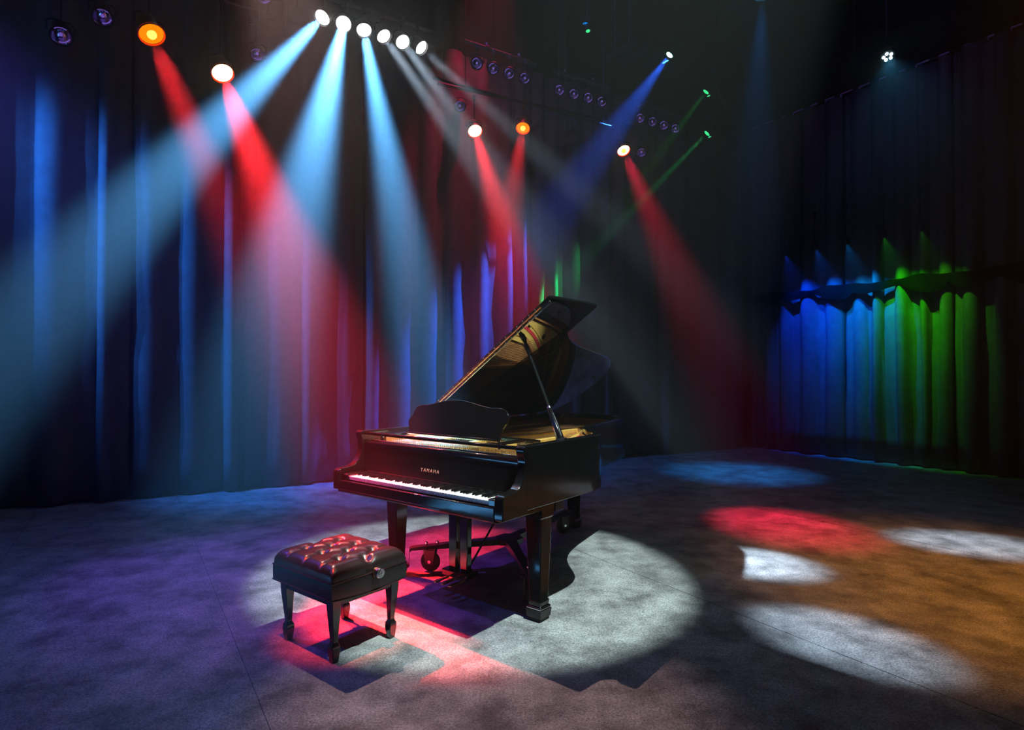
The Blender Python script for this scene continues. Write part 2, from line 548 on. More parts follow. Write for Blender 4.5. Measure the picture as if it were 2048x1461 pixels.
# keys
KP = 1.226 / 52
wk = MB().b2(-KP / 2 + 0.0005, KP / 2 - 0.0005, 0.035, 0.19, 0.741, 0.7645).mesh('white_key')
bk = MB().rings([[(-0.0055, 0.088, 0.76), (0.0055, 0.088, 0.76), (0.0055, 0.19, 0.76), (-0.0055, 0.19, 0.76)],
                 [(-0.0042, 0.094, 0.7765), (0.0042, 0.094, 0.7765), (0.0042, 0.19, 0.7765), (-0.0042, 0.19, 0.7765)]]).mesh('black_key')
wk.materials.append(M['ivory']); bk.materials.append(M['ebony'])
smooth_mesh(wk); smooth_mesh(bk)
names = 'ABCDEFG'
for i in range(52):
    o = bpy.data.objects.new('white_key', wk); C.objects.link(o); o.parent = pn
    x = -0.613 + KP * (i + 0.5)
    o.location = (x, 0, 0)
    bv = o.modifiers.new('bevel', 'BEVEL'); bv.width = 0.0012; bv.segments = 1
    if names[i % 7] in 'ACDFG' and i < 51:
        b = bpy.data.objects.new('black_key', bk); C.objects.link(b); b.parent = pn
        b.location = (x + KP / 2, 0, 0)

MB().b2(-0.615, 0.615, 0.186, 0.192, 0.745, 0.783).build('key_felt', M['satin'], pn)
# fallboard
fb = [(0.194, 0.782), (0.200, 0.800), (0.208, 0.84), (0.214, 0.88), (0.218, 0.92), (0.219, 0.945), (0.217, 0.960), (0.215, 0.970), (0.219, 0.978), (0.235, 0.981), (0.262, 0.981), (0.262, 0.93), (0.25, 0.86), (0.222, 0.80), (0.212, 0.782)]
fallboard = MB().prism(fb, -0.682, 0.682, 'x').build('fallboard', M['lacquer'], pn, bevel=0.003, angle=25)
MB().cyl((-0.67, 0.262, 0.981), (0.67, 0.262, 0.981), 0.004, n=8).build('reflection_strip', M['chrome'], fallboard)  # chrome strip standing in for the keys' reflection along the top lip

# maker's lettering
def lettering(txt, w, m, parent):
    cu = bpy.data.curves.new('lettering', 'FONT')
    cu.body = txt; cu.align_x = 'CENTER'; cu.align_y = 'CENTER'; cu.size = 0.045; cu.space_character = 1.45; cu.extrude = 0.0006
    t = bpy.data.objects.new('lettering_tmp', cu); C.objects.link(t)
    bpy.context.view_layer.update()
    me = bpy.data.meshes.new_from_object(t.evaluated_get(bpy.context.evaluated_depsgraph_get()))
    me.name = 'lettering'
    bpy.data.objects.remove(t); bpy.data.curves.remove(cu)
    xs = [v.co.x for v in me.vertices]; k = w / (max(xs) - min(xs))
    me.transform(Matrix.Diagonal((k, k * 1.0, 1, 1)))
    me.materials.clear(); me.materials.append(m)
    o = bpy.data.objects.new('lettering', me); C.objects.link(o); o.parent = parent
    return o


lt = lettering('YAMAHA', 0.165, M['inlay'], fallboard)
lt.location = (-0.02, 0.2052, 0.838); lt.rotation_euler = (R(80), 0, 0)

# music-desk rail, posts, desk
MB().b2(-0.69, 0.69, 0.232, 0.262, 1.018, 1.038).build('desk_rail', M['lacquer'], pn, bevel=0.004)
for x in (-0.52, 0.52):
    MB().cyl((x, 0.24, 1.012), (x, 0.24, 1.046), 0.009, n=10).build('rail_pin', M['chrome'], pn)
for s in (-1, 1):
    MB().box((s * 0.45, 0.40, 1.03), (0.03, 0.34, 0.018)).build('desk_runner', M['lacquer'], pn, bevel=0.003)
hd = [(-0.40, 0.0), (-0.405, 0.03), (-0.425, 0.07), (-0.432, 0.10), (-0.405, 0.135), (-0.398, 0.17), (-0.375, 0.20), (-0.33, 0.21), (-0.26, 0.217), (-0.12, 0.247), (-0.03, 0.254),
      (0.06, 0.248), (0.17, 0.228), (0.27, 0.212), (0.35, 0.213), (0.40, 0.20), (0.432, 0.165), (0.43, 0.13), (0.408, 0.08), (0.40, 0.03), (0.40, 0.0)]
desk_pts = [(p.x, p.y) for p in catmull(hd, 4)]
dk = MB().prism(desk_pts, -0.009, 0.009, 'y').build('music_desk', M['lacquer'], pn, bevel=0.003, angle=30)
dk.location = (0.03, 0.345, 1.035); dk.rotation_euler = (R(-20), 0, 0)
MB().box((0, -0.014, 0.006), (0.80, 0.03, 0.012)).build('desk_ledge', M['lacquer'], dk, bevel=0.003)
st = MB().box((0.03, 0.46, 1.11), (0.02, 0.012, 0.19), Matrix.Rotation(R(28), 3, 'X')).build('desk_strut', M['satin'], pn)

# iron plate: outline with round holes
def plate():
    pl = [p for p in inset(outer, 0.10) if p[1] > 0.30]
    pl = [(pl[0][0], 0.275)] + pl + [(pl[-1][0], 0.275)]
    bm = bmesh.new()
    def loop(pts):
        vs = [bm.verts.new((p[0], p[1], 0)) for p in pts]
        return [bm.edges.new((vs[i], vs[(i + 1) % len(vs)])) for i in range(len(vs))]
    es = loop(pl)
    holes = [(0.585, 0.66, 0.035), (0.555, 0.88, 0.034), (0.44, 1.02, 0.03), (0.56, 0.47, 0.03), (-0.52, 2.42, 0.05), (-0.33, 2.48, 0.045), (-0.14, 2.40, 0.04), (0.0, 2.22, 0.035), (0.09, 1.95, 0.03)]
    for x, y, r in holes:
        es += loop([(x + r * math.cos(a * math.pi / 10), y + r * math.sin(a * math.pi / 10)) for a in range(20)])
    # string bays: openings through which the soundboard shows
    for bay in ([(-0.55, 0.80), (-0.36, 0.80), (-0.30, 1.6), (-0.42, 2.2), (-0.56, 2.1)], [(-0.30, 0.80), (-0.06, 0.80), (0.0, 1.5), (-0.10, 2.05), (-0.26, 2.2)],
                [(0.0, 0.80), (0.22, 0.80), (0.22, 1.25), (0.10, 1.62)], [(0.28, 0.80), (0.44, 0.80), (0.38, 1.02), (0.29, 1.12)]):
        es += loop(bay)
    bmesh.ops.triangle_fill(bm, use_beauty=True, use_dissolve=False, edges=es)
    me = bpy.data.meshes.new('iron_plate'); bm.to_mesh(me); bm.free()
    o = obj('iron_plate', me, M['gold'], pn, smooth=False)
    o.location = (0, 0, 0.935)
    s = o.modifiers.new('thick', 'SOLIDIFY'); s.thickness = 0.018; s.offset = 0
    b = o.modifiers.new('bevel', 'BEVEL'); b.width = 0.003; b.segments = 2; b.limit_method = 'ANGLE'; b.angle_limit = R(50)
    for x, y, r in holes:
        mb = MB()
        tr = [[Vector((x + (r + 0.006 * math.cos(q * math.pi / 4)) * math.cos(a * math.pi / 12), y + (r + 0.006 * math.cos(q * math.pi / 4)) * math.sin(a * math.pi / 12), 0.010 + 0.006 * math.sin(q * math.pi / 4))) for q in range(8)] for a in range(25)]
        mb.rings(tr, False)
        mb.build('hole_ring', M['gold'], o)
    return o


plate_o = plate()
zp = 0.0105
for x0, y0, x1, y1 in ((-0.33, 0.55, -0.28, 2.25), (-0.03, 0.55, 0.02, 1.85), (0.25, 0.55, 0.25, 1.2), (0.47, 0.50, 0.40, 1.05), (-0.58, 0.55, -0.60, 2.2)):
    d = Vector((x1 - x0, y1 - y0, 0)); m = Matrix.Rotation(math.atan2(d.y, d.x), 3, 'Z')
    MB().box(((x0 + x1) / 2, (y0 + y1) / 2, 0.03), (d.length, 0.03, 0.045), m).build('plate_strut', M['gold'], plate_o, bevel=0.008)
MB().prism([(p.x, p.y) for p in catmull([(0.64, 0.70), (0.64, 0.84), (0.56, 0.90), (0.46, 0.84), (0.40, 0.80), (0.40, 0.77), (0.50, 0.76), (0.56, 0.70)], 4, True)], 0.01, 0.05).build('plate_horn', M['gold'], plate_o, bevel=0.012, seg=3)
MB().b2(-0.64, 0.64, 0.52, 0.55, 0.0, 0.045).build('capo_bar', M['gold'], plate_o, bevel=0.01)
MB().b2(-0.63, 0.63, 0.555, 0.585, 0.005, 0.016).build('red_stringing_felt', M['redfelt'], plate_o)
# tuning pins
mb = MB()
for r in range(3):
    for k in range(74):
        x = -0.60 + k * 0.0163 + r * 0.005
        y = 0.34 + r * 0.05 + 0.01 * math.sin(k * 0.4)
        mb.cyl((x, y, 0.008), (x, y, 0.042), 0.0034, n=5)
o = mb.build('tuning_pins', M['steel'], plate_o); o['kind'] = 'stuff'
# strings
mb = MB()
for k in range(96):
    x = -0.58 + k * 0.0119
    yend = min(2.3, 0.95 + max(0.0, (0.56 - x)) ** 0.9 * 1.25)
    x2 = x - 0.05 * (yend - 0.5)
    mb.cyl((x, 0.40, 0.035), (x2 if x2 > -0.62 else -0.62, yend, 0.03), 0.0011, n=4)
for k in range(20):
    mb.cyl((-0.56 + k * 0.012, 0.5, 0.05), (-0.36 + k * 0.018, 2.1, 0.05), 0.002, n=4)
o = mb.build('strings', M['steel'], plate_o); o['kind'] = 'stuff'
# dampers: black heads on white felt
mb = MB(); mf = MB()
for k in range(68):
    x = -0.56 + k * 0.0143
    y = 0.72 + 0.10 * (0.5 - x) * 0.25
    mb.b2(x, x + 0.009, y, y + 0.075, 0.058, 0.075)
    mf.b2(x, x + 0.009, y + 0.005, y + 0.07, 0.04, 0.058)
    mb.cyl((x + 0.004, y + 0.01, -0.04), (x + 0.004, y + 0.01, 0.06), 0.0015, n=4)
o = mb.build('damper_heads', M['ebony'], plate_o, smooth=False); o['kind'] = 'stuff'
o = mf.build('damper_felts', M['whitefelt'], plate_o, smooth=False); o['kind'] = 'stuff'
def ribbon(pts, w, z0, z1):
    P = catmull(pts, 8)
    a = inset([(p.x, p.y) for p in P], w / 2); b = inset([(p.x, p.y) for p in P], -w / 2)
    return wall_ring(a, b, z0, z1)
br = [(0.52, 0.92), (0.38, 1.12), (0.22, 1.36), (0.08, 1.66), (-0.05, 1.98), (-0.2, 2.18)]
ribbon(br, 0.035, -0.04, 0.028).build('long_bridge', M['wood'], plate_o)
ribbon([(x + 0.07, y + 0.05) for x, y in br], 0.03, 0.01, 0.017).build('red_rest_felt', M['redfelt'], plate_o)
ribbon([(x + 0.115, y + 0.075) for x, y in br], 0.02, 0.01, 0.02).build('hitch_rail', M['gold'], plate_o)
MB().b2(-0.62, 0.0, 0.86, 0.885, 0.03, 0.036).build('red_overstring_felt', M['redfelt'], plate_o)

# lid: main panel on its spine hinges, front flap folded back on top
TH = R(34.7)
lid = bpy.data.objects.new('lid', None)
FOLD = 0.80
lid_pts = [(x + W2 + (0.012 if x > -0.7 else 0), y + (0.012 if y > 2.4 else 0)) for x, y in outer]
main = [(W2 * 2 + 0.015, FOLD)] + [p for p in lid_pts if p[1] > FOLD + 0.02 and p[0] > 0.0] + [(0.0, 2.34), (0.0, FOLD)]
main = [p for i, p in enumerate(main) if i == 0 or (abs(p[0] - main[i - 1][0]) + abs(p[1] - main[i - 1][1])) > 1e-3]
lid_o = MB().prism(main, 0.0, 0.024).build('lid', M['lid_lacquer'], pn, bevel=0.005, angle=30)
lid_o.location = (-W2, 0, ZR + 0.008)
lid_o.rotation_euler = (0, -TH, 0)
flap = [(p.x, p.y) for p in [Vector((0.0, FOLD)), Vector((1.52, FOLD)), Vector((1.52, FOLD + 0.585)), Vector((1.50, FOLD + 0.61)), Vector((0.0, FOLD + 0.61))]]
MB().prism(flap, 0.027, 0.051).build('front_flap', M['lacquer'], lid_o, bevel=0.005, angle=30)
hinge = MB().b2(0.02, 1.42, FOLD - 0.003, FOLD, 0.004, 0.047).cyl((0.02, FOLD - 0.004, 0.0255), (1.42, FOLD - 0.004, 0.0255), 0.0045, n=8).build('lid_hinge', M['brass'], lid_o)
mb = MB()
sc_me = MB().sphere((0, 0, 0), 0.0042, 8, 5).mesh('hinge_screw'); sc_me.materials.append(M['chrome']); smooth_mesh(sc_me)
for k in range(22):
    for r, z in enumerate((0.0105, 0.0405)):
        o = bpy.data.objects.new('hinge_screw', sc_me); C.objects.link(o); o.parent = hinge
        o.location = (0.06 + k * 0.0615 + r * 0.02, FOLD - 0.004, z)
for y in (1.0, 1.7, 2.25):
    MB().cyl((0.0, y - 0.06, -0.004), (0.0, y + 0.06, -0.004), 0.008, n=10).build('spine_hinge', M['brass'], lid_o)
for (u, y) in ((1.42, 1.0), (0.95, 1.9), (0.62, 2.55)):
    MB().cyl((u, y, 0.0), (u, y, -0.012), 0.011, 0.008, n=10).build('lid_bumper', M['rubber'], lid_o)
# lid prop
pa = Vector((0.695, 0.62, ZR - 0.02)); pu = 1.135
pb = Vector((-W2 + pu * math.cos(TH), 0.90, ZR + 0.008 + pu * math.sin(TH) - 0.012))
pm = pa.lerp(pb, 0.30)
prop = MB().lathe([(0, 0.022), (0.05, 0.026), (0.9, 0.019), (1, 0.015)], pa, pm, 8).build('lid_prop', M['lacquer'], pn, bevel=0.002)
MB().lathe([(0, 0.013), (0.94, 0.0115), (0.97, 0.016), (1, 0.010)], pm, pb, 10).build('prop_stick', M['lacquer'], prop)
MB().lathe([(0, 0.0155), (1, 0.0155)], pm.lerp(pb, -0.01), pm.lerp(pb, 0.015), 12).build('prop_ferrule', M['chrome'], prop)
q = pa.lerp(pb, 0.26) + Vector((0.024, -0.012, 0)); q2 = pa.lerp(pb, 0.06) + Vector((0.026, -0.014, 0))
MB().tube([q, q.lerp(q2, 0.5) + Vector((0.004, 0, 0)), q2], 0.0035, 6).build('prop_spring', M['chrome'], prop)
MB().sphere(pb, 0.02, 10, 6).build('prop_socket', M['satin'], prop)
MB().cyl(pa + Vector((-0.03, 0, 0.01)), pa + Vector((0.03, 0, 0.01)), 0.022, n=12).build('prop_pivot', M['satin'], prop)

# legs
def leg(x, y, ztop, label=None):
    g = MB()
    prof = [(0.078, 0.040), (0.10, 0.046), (0.112, 0.047), (0.122, 0.041), (0.55, 0.056), (0.60, 0.058), (0.61, 0.066), (ztop, 0.068)]
    g.rings([[(a * h, b * h, z) for a, b in ((-1, -1), (1, -1), (1, 1), (-1, 1))] for z, h in prof])
    o = g.build('leg', M['lacquer'], pn, bevel=0.006)
    o.location = (x, y, 0)
    # chrome-edged ferrule
    f = MB(); f.rings([[(a * h, b * h, z) for a, b in ((-1, -1), (1, -1), (1, 1), (-1, 1))] for z, h in ((0.066, 0.049), (0.075, 0.052), (0.084, 0.049))])
    f.build('leg_ferrule', M['chrome'], o, bevel=0.002)
    return o


LEGS = [(0.633, 0.467), (-0.633, 0.467), (-0.34, 2.36)]
for x, y in LEGS:
    leg(x, y, 0.70)

# lyre with pedals
lyre = MB().b2(-0.11, 0.11, 0.40, 0.52, 0.12, 0.165).build('lyre_box', M['lacquer'], pn, bevel=0.008)
for x in (-0.05, 0.05):
    g = MB()
    g.rings([[(x + a * w, 0.46 + b * 0.022, z) for a, b in ((-1, -1), (1, -1), (1, 1), (-1, 1))] for z, w in ((0.16, 0.030), (0.30, 0.033), (0.50, 0.036), (0.66, 0.040))])
    g.build('lyre_post', M['lacquer'], lyre, bevel=0.005)
for x in (-0.012, 0.0, 0.012):
    MB().cyl((x, 0.49, 0.16), (x, 0.49, 0.68), 0.003, n=6).build('pedal_rod', M['brass'], lyre)
for x in (-0.065, 0.0, 0.065):
    pts = [(x - 0.009, 0.42), (x - 0.010, 0.36), (x - 0.017, 0.325), (x - 0.014, 0.295), (x, 0.285), (x + 0.014, 0.295), (x + 0.017, 0.325), (x + 0.010, 0.36), (x + 0.009, 0.42)]
    MB().prism(pts, 0.105, 0.117).build('pedal', M['brass'], lyre, bevel=0.004)
MB().cyl((0.03, 0.50, 0.15), (0.10, 0.95, 0.69), 0.007, n=8).build('lyre_brace', M['satin'], lyre)

# dolly under the piano
HUB = Vector((-0.12, 1.12, 0.20))
hub = MB().prism([(HUB.x + 0.11 * math.cos(R(60 * k + 30)), HUB.y + 0.11 * math.sin(R(60 * k + 30))) for k in range(6)], 0.17, 0.215).build('dolly_hub', M['iron'], pn, bevel=0.006)
for x, y in LEGS:
    F = Vector((x, y, 0)); d = (F - Vector((HUB.x, HUB.y, 0))); ln = d.length; w = d.normalized(); n = Vector((-w.y, w.x, 0))
    end = ln - 0.10
    g = MB()
    def sec(s, z, hw, hh):
        c = Vector((HUB.x, HUB.y, z)) + w * s
        return [c - n * hw - Vector((0, 0, hh)), c + n * hw - Vector((0, 0, hh)), c + n * hw + Vector((0, 0, hh)), c - n * hw + Vector((0, 0, hh))]
    g.rings([sec(0.05, 0.19, 0.045, 0.022), sec(0.35, 0.185, 0.032, 0.02), sec(end - 0.06, 0.178, 0.028, 0.012), sec(end, 0.175, 0.028, 0.010), sec(end + 0.012, 0.165, 0.028, 0.012), sec(end + 0.014, 0.06, 0.028, 0.008), sec(end + 0.04, 0.045, 0.03, 0.008)])
    a = g.build('dolly_arm', M['iron'], hub, bevel=0.003)
    cup = MB()
    cup.rings([[(x + p * h, y + q * h, z) for p, q in ((-1, -1), (1, -1), (1, 1), (-1, 1))] for z, h in ((0.018, 0.050), (0.058, 0.055), (0.066, 0.054), (0.066, 0.05), (0.04, 0.048))])
    cup.build('leg_cup', M['iron'], hub, bevel=0.003)
    MB().b2(x - 0.045, x + 0.045, y - 0.045, y + 0.045, 0.0, 0.02).build('cup_pad', M['rubber'], hub, bevel=0.004)
    for k in (0.11, 0.19):
        c = Vector((HUB.x, HUB.y, 0.188)) + w * (end - k)
        MB().lathe([(0, 0.007), (0.6, 0.007), (0.61, 0.012), (0.9, 0.012), (1, 0.006)], c, c + Vector((0, 0, 0.03)), 8).build('dolly_bolt', M['chrome'], a)
    # caster
    wc = Vector((HUB.x, HUB.y, 0.074)) + w * (end - 0.14)
    ax = (n + w * 0.5).normalized()
    wh = MB().lathe([(0, 0.05), (0.15, 0.070), (0.35, 0.074), (0.65, 0.074), (0.85, 0.070), (1, 0.05)], wc - ax * 0.017, wc + ax * 0.017, 24).build('caster_wheel', M['rubber'], hub)
    MB().cyl(wc - ax * 0.03, wc + ax * 0.03, 0.012, n=10).build('caster_axle', M['chrome'], wh)
    for s in (-1, 1):
        c = wc + ax * 0.026 * s
        f = ax.cross(Vector((0, 0, 1)))
        pts = [c + f * 0.03 - Vector((0, 0, 0.02)), c - f * 0.03 - Vector((0, 0, 0.02)), c - f * 0.045 + Vector((0, 0, 0.095)), c + f * 0.045 + Vector((0, 0, 0.095))]
        MB().rings([[p - ax * 0.003 for p in pts], [p + ax * 0.003 for p in pts]]).build('caster_fork', M['iron'], wh)
    ct = Vector((wc.x, wc.y, 0.168))
    MB().box(ct, (0.09, 0.09, 0.008)).build('caster_plate', M['iron'], wh)

# ------------------------------------------------------------------ bench
def pl(x, y, z=0):
    return PO + Vector((x * math.cos(PA) + y * math.sin(PA), -x * math.sin(PA) + y * math.cos(PA), z))


bc = (-0.062, -0.425)
bench = thing('piano_bench', 'square black leather piano bench with button-tufted seat and side knobs', 'bench', tuple(pl(*bc)), -PA)
BX, BY = 0.268, 0.238


def seat():
    nx, ny = 76, 68
    rows = [-0.108, 0.0, 0.108]
    btn = []
    for r, y in enumerate(rows):
        xs = [-0.15, 0.0, 0.15] if r % 2 == 0 else [-0.222, -0.075, 0.075, 0.222]
        btn += [(x, y) for x in xs]
    creases = []
    for i, a in enumerate(btn):
        for b in btn[i + 1:]:
            if abs(abs(a[0] - b[0]) - 0.075) < 0.01 and abs(abs(a[1] - b[1]) - 0.108) < 0.01:
                creases.append((a, b))
    for a in btn:   # creases that run out to the border
        if abs(a[1]) > 0.1:
            creases.append((a, (a[0], math.copysign(BY - 0.02, a[1]))))
        if abs(a[0]) > 0.17:
            creases.append((a, (math.copysign(BX - 0.02, a[0]), a[1])))
    mb = MB(); g = []
    for j in range(ny + 1):
        for i in range(nx + 1):
            # border-dense parameterisation
            u = -1 + 2 * i / nx; v = -1 + 2 * j / ny
            x = BX * (u + 0.0) ; y = BY * v
            e = max(abs(u), abs(v))
            du, dv = 1 - abs(u), 1 - abs(v)
            edge = min(1, du / 0.2) , min(1, dv / 0.22)
            f = math.sqrt(max(0, 1 - (1 - edge[0]) ** 2.4)) * math.sqrt(max(0, 1 - (1 - edge[1]) ** 2.4))
            z = 0.415 + 0.078 * f + 0.012 * (1 - u * u) * (1 - v * v)
            dent = 0.0
            for bx, by in btn:
                d2 = ((x - bx) ** 2 + (y - by) ** 2)
                dent = max(dent, 0.034 * math.exp(-d2 / (2 * 0.020 ** 2)))
            cr = 0.0
            for (ax, ay), (cx, cy_) in creases:
                lx, ly = cx - ax, cy_ - ay; l2 = lx * lx + ly * ly
                t = max(0, min(1, ((x - ax) * lx + (y - ay) * ly) / l2))
                d = math.hypot(x - ax - lx * t, y - ay - ly * t)
                cr = max(cr, 0.014 * math.exp(-d / 0.010))
            z -= max(dent, cr) * min(1, f * 1.2)
            bul = 0.010 * (1 - f)
            bul = 1 + 0.035 * math.sin(math.pi * min(1, f)) * max(0, e - 0.7) / 0.3
            mb.v.append((x * bul, y * bul, z))
    for j in range(ny):
        for i in range(nx):
            a = j * (nx + 1) + i
            mb.f.append((a, a + 1, a + nx + 2, a + nx + 1))
    me = mb.mesh('seat_cushion')
    o = obj('seat_cushion', me, M['leather'], bench, smooth=True, angle=180)
    s = o.modifiers.new('sub', 'SUBSURF'); s.levels = 1; s.render_levels = 1
    bme = MB().lathe([(0, 0.004), (0.3, 0.009), (0.7, 0.009), (1, 0.003)], (0, 0, -0.004), (0, 0, 0.004), 12).mesh('tuft_button')
    bme.materials.append(M['leather']); smooth_mesh(bme)
    for x, y in btn:
        b = bpy.data.objects.new('tuft_button', bme); C.objects.link(b); b.parent = o
        b.location = (x, y, 0.456)
    return o


seat()
# upholstered apron: straight on the long sides, bowed lower edge on the short sides
g = MB(); n = 16
ringt = []; ringb = []
def apron_ring(inflate, zf):
    pts = []
    for i in range(n):
        pts.append((-BX + 2 * BX * i / n, -BY))
    for i in range(n):
        pts.append((BX, -BY + 2 * BY * i / n))
    for i in range(n):
        pts.append((BX - 2 * BX * i / n, BY))
    for i in range(n):
        pts.append((-BX, BY - 2 * BY * i / n))
    return [(x * (1 + inflate), y * (1 + inflate), zf(x, y)) for x, y in pts]


bow = lambda x, y: 0.333 + (-0.016 * (1 - (y / BY) ** 2) if abs(abs(x) - BX) < 1e-6 else 0.0)
g.rings([apron_ring(0.0, bow), apron_ring(0.006, lambda x, y: bow(x, y) + 0.012), apron_ring(0.006, lambda x, y: 0.405), apron_ring(0.0, lambda x, y: 0.418)])
g.build('apron', M['vinyl'], bench, angle=50)
MB().tube([Vector(p) for p in apron_ring(0.008, lambda x, y: 0.415)] + [Vector(apron_ring(0.008, lambda x, y: 0.415)[0])], 0.004, 6).build('seat_piping', M['vinyl'], bench)
MB().tube([Vector(p) for p in apron_ring(0.008, bow)] + [Vector(apron_ring(0.008, bow)[0])], 0.004, 6).build('hem_piping', M['vinyl'], bench)
MB().b2(-0.235, 0.235, -0.205, 0.205, 0.285, 0.335).build('under_frame', M['benchwood'], bench, bevel=0.004)
for sx in (-1, 1):
    for sy in (-1, 1):
        g = MB()
        g.rings([[(sx * (0.208 + d) + a * h, sy * (0.182 + d) + b * h, z) for a, b in ((-1, -1), (1, -1), (1, 1), (-1, 1))]
                 for z, h, d in ((0.0, 0.016, 0.0), (0.06, 0.023, 0.0), (0.085, 0.022, 0.0), (0.10, 0.0145, 0.0), (0.11, 0.0145, 0.0), (0.27, 0.026, 0.004), (0.33, 0.029, 0.004))])
        g.build('leg', M['benchwood'], bench, bevel=0.003)
    x = sx * (BX + 0.004)
    kb = MB().lathe([(0, 0.012), (0.35, 0.012), (0.36, 0.024), (0.45, 0.0275), (0.8, 0.0275), (0.9, 0.024), (0.9, 0.019), (0.82, 0.017), (0.82, 0.013), (0.95, 0.011), (0.95, 0.006), (0.85, 0.004), (1.0, 0.002)], (x - sx * 0.01, 0.03, 0.412), (x + sx * 0.045, 0.03, 0.412), 28).build('height_knob', M['chrome'], bench, angle=25)
    MB().lathe([(0, 0.027), (1, 0.027)], (x + sx * 0.002, 0.03, 0.412), (x + sx * 0.010, 0.03, 0.412), 24).build('knob_collar', M['brass'], kb)


# ------------------------------------------------------------------ stage lamps
def spot(name, pos, target, col, power, angle, blend=1.0, radius=0.06, parent=None):
    l = bpy.data.lights.new(name, 'SPOT')
    l.energy = power; l.color = col; l.spot_size = R(angle); l.spot_blend = blend; l.shadow_soft_size = radius
    o = bpy.data.objects.new(name, l); C.objects.link(o)
    d = Vector(target) - Vector(pos)
    o.rotation_euler = d.to_track_quat('-Z', 'Y').to_euler()
    if parent is not None:
        o.parent = parent
        o.location = Vector(pos) - parent.location
    else:
        o.location = pos
    return o


def painted_glint(root, w, r):
    # violet glints of an unlit lamp, painted as glow on bulb and two arcs
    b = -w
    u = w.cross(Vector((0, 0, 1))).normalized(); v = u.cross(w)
    MB().sphere(b * r * 0.35, r * 0.20, 12, 8).build('bulb', M['glint_violet'], root)
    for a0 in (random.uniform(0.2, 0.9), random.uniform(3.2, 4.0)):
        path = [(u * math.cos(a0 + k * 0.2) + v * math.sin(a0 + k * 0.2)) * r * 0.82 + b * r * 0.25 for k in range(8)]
        MB().tube(path, r * 0.07, 6).build('painted_glint_arc', M['glint_violet'], root)


def par(label, lens, target, lens_mat, r=0.085, hang=None, group='stage par lamps', core=None, ring=None, barn=False, light=None, name='par_lamp', face=None):
    """a par can whose lens centre sits at `lens`, pointing at `target`; hang = height of the pipe it hangs from"""
    lens = Vector(lens); w = (Vector(face if face is not None else target) - lens).normalized()
    root = thing(name, label, 'stage light', tuple(lens), 0, group)
    b = -w
    L = r * 2.6
    MB().lathe([(-0.09, r * 1.12), (-0.07, r * 1.16), (0.0, r * 1.16), (0.02, r * 1.1), (0.45, r * 1.06), (0.75, r * 0.85), (0.95, r * 0.5), (1.0, r * 0.3)], Vector((0, 0, 0)), b * L, 20, False).build('can', M['can'], root)
    MB().lathe([(0, r * 1.05), (0.35, r * 0.95), (0.75, r * 0.6), (1, r * 0.1)], b * 0.012, b * L * 0.7, 20, False).build('reflector', M['reflector'], root)
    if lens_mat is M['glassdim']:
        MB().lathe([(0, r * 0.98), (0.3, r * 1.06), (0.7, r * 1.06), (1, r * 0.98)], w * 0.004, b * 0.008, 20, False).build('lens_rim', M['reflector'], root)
        painted_glint(root, w, r)
    else:
      MB().lathe([(0, r * 0.02), (0.35, r * 0.55), (0.7, r * 0.85), (1, r * 1.04)], w * r * 0.10, b * 0.008, 20, False).build('lens', lens_mat, root)
    if core:
        MB().sphere(b * 0.0 + w * r * 0.10, r * 0.42, 12, 8).build('filament_glow', core, root)
    if ring:
        MB().lathe([(0, r * 1.06), (0.5, r * 1.16), (1, r * 1.06)], b * 0.004, w * 0.012, 24, False).build('gel_frame', ring, root)
    up = Vector((0, 0, 1))
    side = w.cross(up)
    if side.length < 0.1:
        side = Vector((1, 0, 0))
    side.normalize()
    piv = b * L * 0.35
    h = (hang - lens.z) if hang else r * 2.6
    top = Vector((piv.x, piv.y, max(h - 0.03, r * 1.6)))
    yk = [piv + side * r * 1.25, piv + side * r * 1.3 + up * r * 0.8, Vector((piv.x, piv.y, r * 1.9)) + side * r * 0.9, Vector((piv.x, piv.y, r * 1.95)), Vector((piv.x, piv.y, r * 1.9)) - side * r * 0.9, piv - side * r * 1.3 + up * r * 0.8, piv - side * r * 1.25]
    MB().tube(yk, 0.008, 6).build('yoke', M['darkpipe'], root)
    MB().cyl(Vector((piv.x, piv.y, r * 1.9)), top + Vector((0, 0, 0.02)), 0.010, n=8).build('hanger', M['darkpipe'], root)
    MB().box(top, (0.045, 0.045, 0.07)).build('clamp', M['darkpipe'], root, bevel=0.006)
    if light:
        col, pw, ang = light[:3]
        spot('beam', lens + w * (r * 0.14), target, col, pw, ang, light[3] if len(light) > 3 else 1.0, light[4] if len(light) > 4 else r * 0.6, root)
    return root


# --- the lit bar of six
PIPEZ = 5.78
GEL = (0.12, 0.47, 1.0)
PALE = (0.60, 0.80, 1.0)
six = [(645, 35), (687, 47), (728, 60), (768, 70), (805, 83), (843, 95)]
six_pos = [Vector((-2.16, 6.76, 5.5)).lerp(Vector((-1.13, 7.39, 5.5)), k / 5) for k in range(6)]
six_t = [(-3.6, 2.5, 0.0), (-0.83, 1.2, 0.0), (-0.25, 3.7, 0.0), (1.85, 4.6, 0.0), (1.8, 3.3, 0.0), (3.9, 5.1, 0.0)]
six_p = [54000, 31000, 37000, 10000, 5000, 6000]
six_a = [11, 6.5, 9, 7.5, 7, 8]
ordw = ['leftmost', 'second from left', 'third from left', 'third from right', 'second from right', 'rightmost']
for k in range(6):
    par('blazing white par lamp, %s on the lit bar of six' % ordw[k], six_pos[k], six_t[k], M['lens_white'], 0.08, PIPEZ, 'lit bar of six white lamps', light=(GEL if k < 3 else PALE, six_p[k], six_a[k]))

